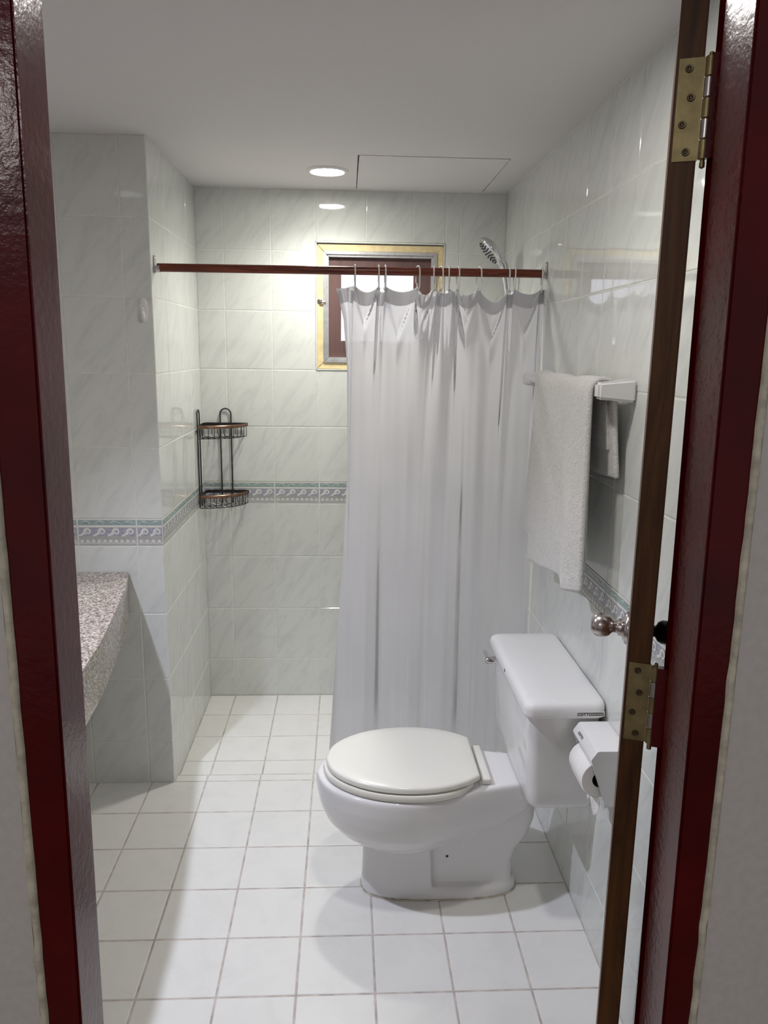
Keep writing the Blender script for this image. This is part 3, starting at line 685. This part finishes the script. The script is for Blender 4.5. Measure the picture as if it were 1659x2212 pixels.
for j in range(13):
    y = -1.762 + 0.104*j/12; row = []
    ln = 0.030 + 0.018*noise.noise((j*0.9, 2.2, 0)) + (0.022 if j in (1, 2) else 0) + (0.012 if j in (6, 7) else 0) - (0.016 if j in (4, 9, 10) else 0)
    for i in range(9):
        f = i/8
        if i < 4:
            a = math.radians(215 + 35*i); p = (rcx+ (rr_+0.0012)*math.cos(a), rcz + (rr_+0.0012)*math.sin(a))
            p = (rcx - 0.040 + 0.012*i, rcz - math.sqrt(max(0, (rr_+0.0012)**2 - (0.040-0.012*i)**2)))
        else:
            g_ = (i-3)/5; p = (rcx - 0.004 + 0.008*math.sin(g_*2.2 + j*0.6), rcz - rr_ - 0.001 - ln*g_)
        row.append(t.verts.new((p[0], y + 0.004*noise.noise((j, i*0.5, 3))*f, p[1])))
    cols.append(row)
for A, B in zip(cols, cols[1:]):
    for i in range(8): t.faces.new((A[i], A[i+1], B[i+1], B[i]))
tl = bm_obj('loose_sheet', t, M_paper, roll_, True)
sm = tl.modifiers.new('t', 'SOLIDIFY'); sm.thickness = 0.0006

# ------------------------------------------------------------------ towel bar and towel
bar = empty('towel_bar', (XR, -1.25, 1.48)); tag(bar, 'white ceramic towel bar with square end brackets on the right wall', 'towel bar')
for yA, yB in ((-1.655, -1.612), (-0.892, -0.850)):
    t = bmesh.new(); v, fs = add_box(t, 0.455, XR-0.0004, yA, yB, 1.480, 1.536)
    for q in v:
        if q.co.x < 0.5:
            q.co.z = 1.488 if q.co.z < 1.5 else 1.527
            q.co.y += 0.003 if q.co.y < (yA+yB)/2 else -0.003
    bmesh.ops.bevel(t, geom=t.edges[:], offset=0.006, segments=3, affect='EDGES')
    bm_obj('bracket', t, M_ceramic, bar, ang=50)
t = bmesh.new(); add_tube(t, [(0.478, -1.62, 1.507), (0.478, -0.885, 1.507)], 0.010, 16); bm_obj('rail', t, M_ceramic, bar, ang=50)
tow = empty('towel', (0.47, -1.3, 0.97)); tag(tow, 'white terry bath towel folded over the towel bar', 'towel')
def towel_layer(name, y0, y1, zf, zb, off, seed, roll=0.0, far=0.0, thick=0.011, nb=56, nl=64):
    """sheet over the bar; zf(s), zb(s) bottom heights in front and behind; s=0 far, s=1 near"""
    t = bmesh.new(); grid = []
    for i in range(nb+1):
        s = i/nb; y = y0 + (y1-y0)*s; col = []
        Rb = 0.0105 + off
        top = 1.507 + 0.004*math.sin(s*5+seed)
        lf = top - zf(s); lb = top - zb(s); arc = math.pi*Rb; tot = lf+arc+lb
        for k in range(nl+1):
            d = tot*k/nl
            if d < lf:
                z = zf(s) + d; x = 0.478 - Rb; h = (top - z)/lf      # h: 0 at the bar, 1 at the hem
                fold = 0.010*noise.noise((s*3.6+seed, z*0.9, seed)) + 0.005*noise.noise((s*9+seed, z*1.6, 4))
                x -= h*0.002 + (0.15+0.85*h)*fold + roll*(0.3+0.7*h)*math.exp(-((s-0.86)/0.09)**2) - 0.6*roll*h*math.exp(-((s-0.62)/0.06)**2)
                yy = y - 0.024*h*s + far*h*(1-s) + 0.003*noise.noise((s*6, z*9, seed))
            elif d < lf+arc:
                a = math.pi - (d-lf)/Rb; x = 0.478 + Rb*math.cos(a); z = top + Rb*math.sin(a)*(1.0 + 0.35*noise.noise((s*5, seed, 1))); yy = y
            else:
                h = (d-lf-arc)/lb; z = top - (d-lf-arc); x = 0.478 + Rb + h*0.014 + 0.005*h*noise.noise((s*6+3, z*2, seed)); yy = y - 0.012*h*s
                x = min(x, 0.528)
            col.append(t.verts.new((x, yy, z)))
        grid.append(col)
    for A, B in zip(grid, grid[1:]):
        for k in range(nl): t.faces.new((A[k], A[k+1], B[k+1], B[k]))
    o = bm_obj(name, t, M_towel, tow, True)
    sd = o.modifiers.new('t', 'SOLIDIFY'); sd.thickness = thick; sd.offset = 0
    bv = o.modifiers.new('b', 'SUBSURF'); bv.levels = 1; bv.render_levels = 1
    return o
towel_layer('inner_fold', -1.035, -1.585, lambda s: 1.005 + 0.02*s, lambda s: 1.36, 0.007, 3.1, far=0.085, thick=0.008)
towel_layer('outer_fold', -1.075, -1.618, lambda s: (0.945 + 0.052*s/0.62) if s < 0.60 else ((0.945+0.052) - 0.028*min(1, (s-0.60)/0.05) + 0.045*max(0, s-0.66)/0.34), lambda s: 1.290 + 0.03*max(0, s-0.8), 0.0175, 8.7, roll=0.016, far=-0.018, thick=0.013)

# ------------------------------------------------------------------ curtain rod, hooks, curtain
RY, RZ0, RZ1 = -0.740, 1.853, 1.856
rod = empty('curtain_rod', (XL, RY, 1.85)); tag(rod, 'reddish brown wood grain shower curtain rod between two walls', 'curtain rod')
t = bmesh.new(); add_tube(t, [(XL+0.010, RY, RZ0), (XR-0.012, RY, RZ1)], 0.0138, 24); bm_obj('pole', t, M_rod, rod, ang=50)
for x, s, z in ((XL+0.0005, 1, RZ0), (XR-0.0005, -1, RZ1)):
    t = bmesh.new()
    poly = [(RY + 0.011*math.cos(a), z + 0.028 + 0.011*math.sin(a)) for a in [math.pi*k/8 for k in range(9)]] + [(RY-0.011, z-0.018), (RY+0.011, z-0.018)]
    A = [t.verts.new((x, p[0], p[1])) for p in poly]; B = [t.verts.new((x+s*0.003, p[0], p[1])) for p in poly]; n = len(poly)
    for k in range(n): t.faces.new((A[k], A[(k+1) % n], B[(k+1) % n], B[k]))
    t.faces.new(A[::-1]); t.faces.new(B)
    pts = [Vector((0, RY + 0.0155*math.cos(a), z + 0.0155*math.sin(a))) for a in [math.radians(-200 + 220*k/14) for k in range(15)]]
    for p, q in zip(pts, pts[1:]):
        c = Vector((0, RY, z)); pi_, qi_ = c + (p-c)*0.92, c + (q-c)*0.92
        vv = [t.verts.new((x + s*h, w.y, w.z)) for h in (0.003, 0.019) for w in (p, q, qi_, pi_)]
        for f in ((0,1,5,4),(1,2,6,5),(2,3,7,6),(3,0,4,7),(4,5,6,7),(0,3,2,1)): t.faces.new([vv[i] for i in f])
    add_lathe(t, [(0.0, 0.002), (0.003, 0.0015), (0.004, 0.0)], (x+s*0.011, RY-0.0155, z), (0, -1, 0), 12)
    add_lathe(t, [(0.0, 0.0015), (0.003, 0.001), (0.004, 0.0)], (x+s*0.003, RY, z+0.028), (s, 0, 0), 12)
    bm_obj('wall_bracket', t, M_steel, rod)
HX = [-0.105, -0.025, -0.003, 0.107, 0.163, 0.185, 0.214, 0.243, 0.315, 0.419, 0.436, 0.530]
HT = [0.05, 0.0, 0.05, 0.30, -0.2, 0.32, -0.2, 0.15, 0.34, -0.15, 0.0, -0.1]
ORD = ['first', 'second', 'third', 'fourth', 'fifth', 'sixth', 'seventh', 'eighth', 'ninth', 'tenth', 'eleventh', 'twelfth']
for i, (hx, tw) in enumerate(zip(HX, HT)):
    z = RZ0 + (RZ1-RZ0)*(hx-XL)/(XR-XL)
    # C shape around the pole, long shank in front, short tail behind
    prof = [(-0.006, -0.058), (-0.015, -0.052), (-0.0175, -0.040), (-0.0175, -0.004), (-0.0160, 0.008), (-0.010, 0.0160), (0.0, 0.0185), (0.010, 0.0160), (0.0160, 0.008), (0.0175, -0.004), (0.0175, -0.030), (0.016, -0.034)]
    P = crom([(0, p[0], p[1]) for p in prof], 3)
    Rm = Matrix.Rotation(tw, 3, 'Z'); P = [Rm @ p + Vector((hx, RY, z)) for p in P]
    t = bmesh.new(); add_tube(t, P, 0.0024, 8)
    P2 = crom([(0, -0.006, -0.058), (0, 0.002, -0.056), (0, 0.006, -0.048), (0, 0.006, -0.036)], 3)
    add_tube(t, [Rm @ p + Vector((hx, RY, z)) for p in P2], 0.0022, 8)
    o = bm_obj('curtain_hook', t, M_white, None, True)
    tag(o, 'white plastic curtain hook on the brown rod, %s from the left' % ORD[i], 'curtain hook', 'white hooks along the shower curtain rod')

cur = empty('shower_curtain', (0.19, RY, 0.09)); tag(cur, 'translucent white vinyl shower curtain gathered to the right', 'shower curtain')
ZT, ZB = 1.806, 0.085
segs = []   # (x0,x1,amp sign,width)
ex = [-0.168] + HX + [0.541]
def curtain_pt(u, v):
    """u in 0..13 segments (segment index + t), v in 0..1 (0 top)"""
    i = min(int(u), len(ex)-2); tt = u - i
    xa, xb = ex[i], ex[i+1]; gap = xb-xa
    nseg = len(ex)-1
    # position at the hem: evenly spread
    ub = u/nseg
    x_bot = -0.193 + (0.541+0.193)*(ub**1.0)
    x_top = xa + gap*tt
    k = v**0.55
    kk = k if v > 0 else 0
    x = x_top*(1-kk*0.85) + x_bot*kk*0.85
    if i == 0:      # free left edge: flares out at the hem, narrows below it
        edge = interp(v, [0, 0.02, 0.06, 0.16, 0.35, 0.55, 0.8, 1.0], [-0.168, -0.160, -0.143, -0.130, -0.127, -0.143, -0.174, -0.194])
        x1 = ex[1]*(1-kk*0.85) + (-0.193 + 0.734/nseg)*kk*0.85
        x = edge + (x1-edge)*tt
    sag = max(0.0, 0.125-gap)*0.10 + (0.046 if i == 9 else 0.018)*(1 if gap > 0.05 else 0.4)
    if i in (0, nseg-1): sag = 0.0
    z = ZT - (ZT-ZB)*v - sag*4*tt*(1-tt)*(1-v)**6
    if i == 0: z -= 0.010*(1-tt)*(1-v)**8
    sgn = -1 if i % 2 else 1
    if i in (2,): sgn = 1
    amp = min(0.034, math.sqrt(max(0.0, 0.085**2 - (gap*0.6)**2))*0.42)
    # loops open into broad soft folds lower down
    lo = 0.08 + 0.92*math.exp(-v/0.14)
    y = RY + 0.003 + sgn*amp*math.sin(math.pi*tt)**1.2*lo
    g_ = 1 - math.exp(-v/0.22)
    y += g_*(0.010*math.sin(x*21 + 0.5) + 0.0105*math.sin(x*43 + 0.9*math.sin(v*2.2)) + 0.0035*math.sin(x*79 + 1.3 + 0.6*v) + 0.0018*math.sin(x*150 + 2.0))
    y += 0.030*v*v*(0.6 - ub)
    # drape creases running down from the hooks
    if gap > 0.05 and 0 < i < nseg-1:
        c = abs(tt-0.5)*2; dd = (v*1.72) - 0.13*(1-c)*(gap/0.105)
        y -= 0.010*math.exp(-(dd/0.018)**2)*(1-c*0.6)
        y += 0.012*math.exp(-((dd-0.05)/0.05)**2)*(1-c)
    y += 0.0025*noise.noise((x*9, v*9, 2.0)) + 0.0006*noise.noise((x*40, v*8, 5.0))
    x += 0.004*v*noise.noise((u*1.3, v*3, 1.0))
    return Vector((min(x, XR-0.006), y, z))
NU, NV = 13*22, 130
def sheet(name, v0, v1, nv, dy, mat, nu=NU):
    t = bmesh.new(); g = []
    for a in range(nu+1):
        u = (len(ex)-1)*a/nu
        g.append([t.verts.new(curtain_pt(u, v0 + (v1-v0)*b/nv) + Vector((0, dy, 0))) for b in range(nv+1)])
    for A, B in zip(g, g[1:]):
        for b in range(nv): t.faces.new((A[b], A[b+1], B[b+1], B[b]))
    return bm_obj(name, t, mat, cur, True)
sheet('drape', 0.0, 1.0, NV, 0.0, M_curtain)
sheet('top_hem', -0.0005, 0.028, 4, -0.0012, M_hem)
# eyelets
for hx in HX:
    t = bmesh.new(); add_lathe(t, [(0.003, -0.0015), (0.006, -0.002), (0.006, 0.0005), (0.003, 0.0005)], (hx, RY+0.0022, ZT-0.008), (0, 1, 0), 12)
    bm_obj('eyelet', t, M_white, cur, True)

# ------------------------------------------------------------------ hand shower
shw = empty('hand_shower', (0.50, -0.30, 1.87)); tag(shw, 'chrome hand shower with round head leaning out above the curtain', 'shower head')
hc = Vector((0.421, -0.30, 1.974)); un = Vector((0.66, 0.0, -0.75)); nn = Vector((-0.80, -0.02, -0.60)); nn = (nn - un*nn.dot(un)).normalized()
t = bmesh.new(); add_lathe(t, [(0.0, 0.0), (0.056, 0.0), (0.061, -0.002), (0.064, -0.007), (0.063, -0.014), (0.053, -0.025), (0.036, -0.034), (0.016, -0.039), (0.0, -0.040)], hc, nn, 36)
bm_obj('head', t, M_chrome, shw, ang=50)
t = bmesh.new()
add_lathe(t, [(0.0, 0.0012), (0.050, 0.0012), (0.051, 0.0)], hc, nn, 32); bm_obj('face_plate', t, M_alu, shw)
t = bmesh.new(); s_, t_ = frame_of(nn)
for ring, cnt in ((0.012, 6), (0.024, 12), (0.036, 16), (0.047, 20)):
    for k in range(cnt):
        a = 2*math.pi*k/cnt; add_lathe(t, [(0.0036, 0.001), (0.0030, 0.0045), (0.0, 0.0048)], hc + (s_*math.cos(a)+t_*math.sin(a))*ring, nn, 6)
nz_ = bm_obj('nozzles', t, M_black, shw); nz_['kind'] = 'stuff'
H0 = hc + un*0.045 - nn*0.016; H1 = Vector((0.492, -0.300, 1.888)); H2 = Vector((0.508, -0.300, 1.80)); H3 = Vector((0.512, -0.300, 1.74))
pts = crom([H0, H0+un*0.03, H1, (H1+H2)/2, H2, H3], 5)
t = bmesh.new(); add_tube(t, pts, [0.019-0.007*min(1, i/14) for i in range(len(pts))], 16); bm_obj('handle', t, M_chrome, shw, ang=60)
t = bmesh.new(); add_tube(t, crom([H3, (0.512, -0.30, 1.60), (0.505, -0.29, 1.2), (0.490, -0.27, 0.80), (0.470, -0.24, 0.66), (0.480, -0.20, 0.72), (0.520, -0.18, 0.88), (XR-0.012, -0.18, 0.98)], 6), 0.0065, 10); bm_obj('hose', t, M_steel, shw, True)
brk = empty('shower_bracket', (XR, -0.30, 1.80)); tag(brk, 'chrome wall bracket holding the hand shower', 'bracket')
t = bmesh.new(); add_lathe(t, [(0.0, 0.0), (0.022, 0.0), (0.022, 0.006), (0.012, 0.010), (0.012, 0.030), (0.0, 0.030)], (XR-0.0005, -0.30, 1.79), (-1, 0, 0), 24)
add_tube(t, [(0.5095, -0.30, 1.772), (0.5080, -0.30, 1.808)], 0.0175, 20, cap=False)
bm_obj('clamp', t, M_chrome, brk, ang=50)

# ------------------------------------------------------------------ corner caddy
cad = empty('corner_caddy', (-0.76, -0.01, 0.91)); tag(cad, 'black wire two tier corner caddy with bronze front rails', 'shower caddy')
A_, B_ = Vector((-0.759, -0.158, 0)), Vector((-0.566, -0.014, 0)); Kc = Vector((-0.598, -0.150, 0)); BC = Vector((-0.752, -0.012, 0))
for zr in (1.268, 0.968):
    bk = empty('basket', (-0.70, -0.06, zr)); bk.parent = cad; bk.matrix_parent_inverse = Matrix.Translation(-Vector(cad.location))
    def bp(name, bm, mat, **kw):
        bmesh_o = bm_obj(name, bm, mat, None, **kw); bmesh_o.parent = bk
        bmesh_o.matrix_parent_inverse = Matrix.Translation(-Vector((-0.70, -0.06, zr))); return bmesh_o
    Z_ = Vector((0, 0, zr)); up = Vector((0, 0, 1))
    arc = bez(A_, Kc, B_, 24)
    # back rail of flat strip along the two walls
    back = [A_ + Vector((0.002, 0.004, 0)), Vector((-0.758, -0.040, 0)), Vector((-0.752, -0.022, 0)), Vector((-0.738, -0.012, 0)), Vector((-0.62, -0.010, 0)), B_]
    t = bmesh.new(); bb = crom(back, 5)
    vs = [[t.verts.new(p + Z_ + up*h) for h in (-0.007, 0.007)] for p in bb]
    for a, b in zip(vs, vs[1:]): t.faces.new((a[0], a[1], b[1], b[0]))
    o = bp('back_rail', t, M_wire); sd = o.modifiers.new('t', 'SOLIDIFY'); sd.thickness = 0.003
    t = bmesh.new(); vs = [[t.verts.new(p + Z_ + up*h) for h in (-0.0085, 0.0055)] for p in arc]
    for a, b in zip(vs, vs[1:]): t.faces.new((a[0], a[1], b[1], b[0]))
    o = bp('front_rail', t, M_bronze, smooth=True); sd = o.modifiers.new('t', 'SOLIDIFY'); sd.thickness = 0.0035
    # U shaped wires: run back to front under the rim
    dz = 0.052
    for k in range(11):
        f = (k+0.7)/11.4; fp = arc[0].lerp(arc[-1], f)
        i = min(int(f*24), 23); fp = arc[i].lerp(arc[i+1], f*24-i)
        if f < 0.42: bpnt = Vector((-0.757, -0.150 + 0.125*f/0.42, 0))
        else: bpnt = Vector((-0.748 + 0.172*(f-0.42)/0.58, -0.011, 0))
        inw = (bpnt-fp).normalized()
        q = [fp + Z_, fp + inw*0.002 + Z_ - up*(dz-0.010), fp + inw*0.005 + Z_ - up*(dz-0.002), fp + inw*0.013 + Z_ - up*dz, bpnt - inw*0.012 + Z_ - up*dz, bpnt - inw*0.004 + Z_ - up*(dz-0.003), bpnt + Z_ - up*(dz-0.012), bpnt + Z_]
        if (bpnt-fp).length < 0.04: q = [fp+Z_, fp+Z_-up*(dz-0.004), (fp+bpnt)/2+Z_-up*dz, bpnt+Z_-up*(dz-0.004), bpnt+Z_]
        t = bmesh.new(); add_tube(t, q, 0.0015, 6); bp('wire', t, M_wire, smooth=True)
    mid = [p*0.985 + BC*0.015 + Z_ - up*0.030 for p in arc]
    for s in (0.55,):
        pts = [BC.lerp(p, s) + Z_ - up*(dz+0.001) for p in arc]
        t = bmesh.new(); add_tube(t, pts, 0.0016, 6); bp('wire', t, M_wire, smooth=True)
    t = bmesh.new(); add_tube(t, [BC.lerp(p, 0.96) + Z_ - up*(dz-0.001) for p in arc], 0.0016, 6); bp('wire', t, M_wire, smooth=True)
# hanger loops
for kind in (0, 1):
    if kind == 0:
        P = lambda a, z: Vector((-0.6635 + a, -0.0075, z)); w = 0.0235
    else:
        P = lambda a, z: Vector((-0.7635, -0.108 + a, z)); w = 0.0235
    zt = 1.336
    pts = [P(-w, 0.915)] + [P(-w, 0.915 + (zt-w-0.915)*k/3) for k in (1, 2, 3)] + [P(-w*math.cos(math.pi*k/10), zt-w+w*math.sin(math.pi*k/10)) for k in range(1, 10)] + [P(w, zt-w - (zt-w-0.915)*k/3) for k in range(0, 4)]
    t = bmesh.new(); add_tube(t, pts, 0.0030, 8); bm_obj('hanger_loop', t, M_wire, cad, True)

# ------------------------------------------------------------------ adhesive wall hook
hk = empty('wall_hook', (-0.799, YP, 1.715)); tag(hk, 'small white oval adhesive hook on the partition wall', 'wall hook')
t = bmesh.new(); rings = []
for f, d in ((1.0, 0.0), (1.0, 0.003), (0.93, 0.0055), (0.75, 0.0075), (0.4, 0.009), (0.1, 0.0094)):
    rings.append([Vector((-0.799 + 0.0175*f*math.cos(a), YP-0.0003-d, 1.714 + 0.040*f*math.sin(a))) for a in [2*math.pi*k/24 for k in range(24)]])
add_loft(t, rings); bm_obj('base_plate', t, M_white, hk, ang=60)
t = bmesh.new(); add_tube(t, crom([(-0.802, YP-0.008, 1.722), (-0.800, YP-0.010, 1.702), (-0.797, YP-0.016, 1.690), (-0.795, YP-0.026, 1.690), (-0.796, YP-0.029, 1.700), (-0.797, YP-0.030, 1.708)], 4), [0.007 - 0.0001*i for i in range(21)], 10); bm_obj('hook_arm', t, M_white, hk, True)

# ------------------------------------------------------------------ vanity counter
van = empty('vanity_counter', (-1.1, -1.4, 0.66)); tag(van, 'speckled pinkish grey granite counter against the partition wall', 'counter')
ZV = 0.818
yend = -2.45
VY = [-0.787, -0.90, -1.00, -1.10, -1.20, -1.35, -1.50, -1.65, -1.80, -1.95, -2.10, -2.25, -2.45]
VX = [-0.895, -0.870, -0.851, -0.836, -0.822, -0.801, -0.783, -0.773, -0.771, -0.776, -0.790, -0.815, -0.86]
sedge = [(x, y) for x, y in zip(VX, VY)]; sedge[0] = (VX[0], YP-0.0008)
t = bmesh.new(); add_prism(t, [(XLL+0.001, YP-0.0008)] + sedge + [(XLL+0.001, yend)], 'z', ZV-0.030, ZV)
bmesh.ops.bevel(t, geom=t.edges[:], offset=0.003, segments=2, affect='EDGES'); bm_obj('slab', t, M_granite, van)
t = bmesh.new(); add_prism(t, [(x-0.005, min(y, YP-0.003)) for x, y in sedge] + [(x-0.033, min(y, YP-0.003)) for x, y in sedge[::-1]], 'z', 0.664, ZV-0.0302)
bmesh.ops.bevel(t, geom=t.edges[:], offset=0.002, segments=2, affect='EDGES'); bm_obj('apron', t, M_granite, van)
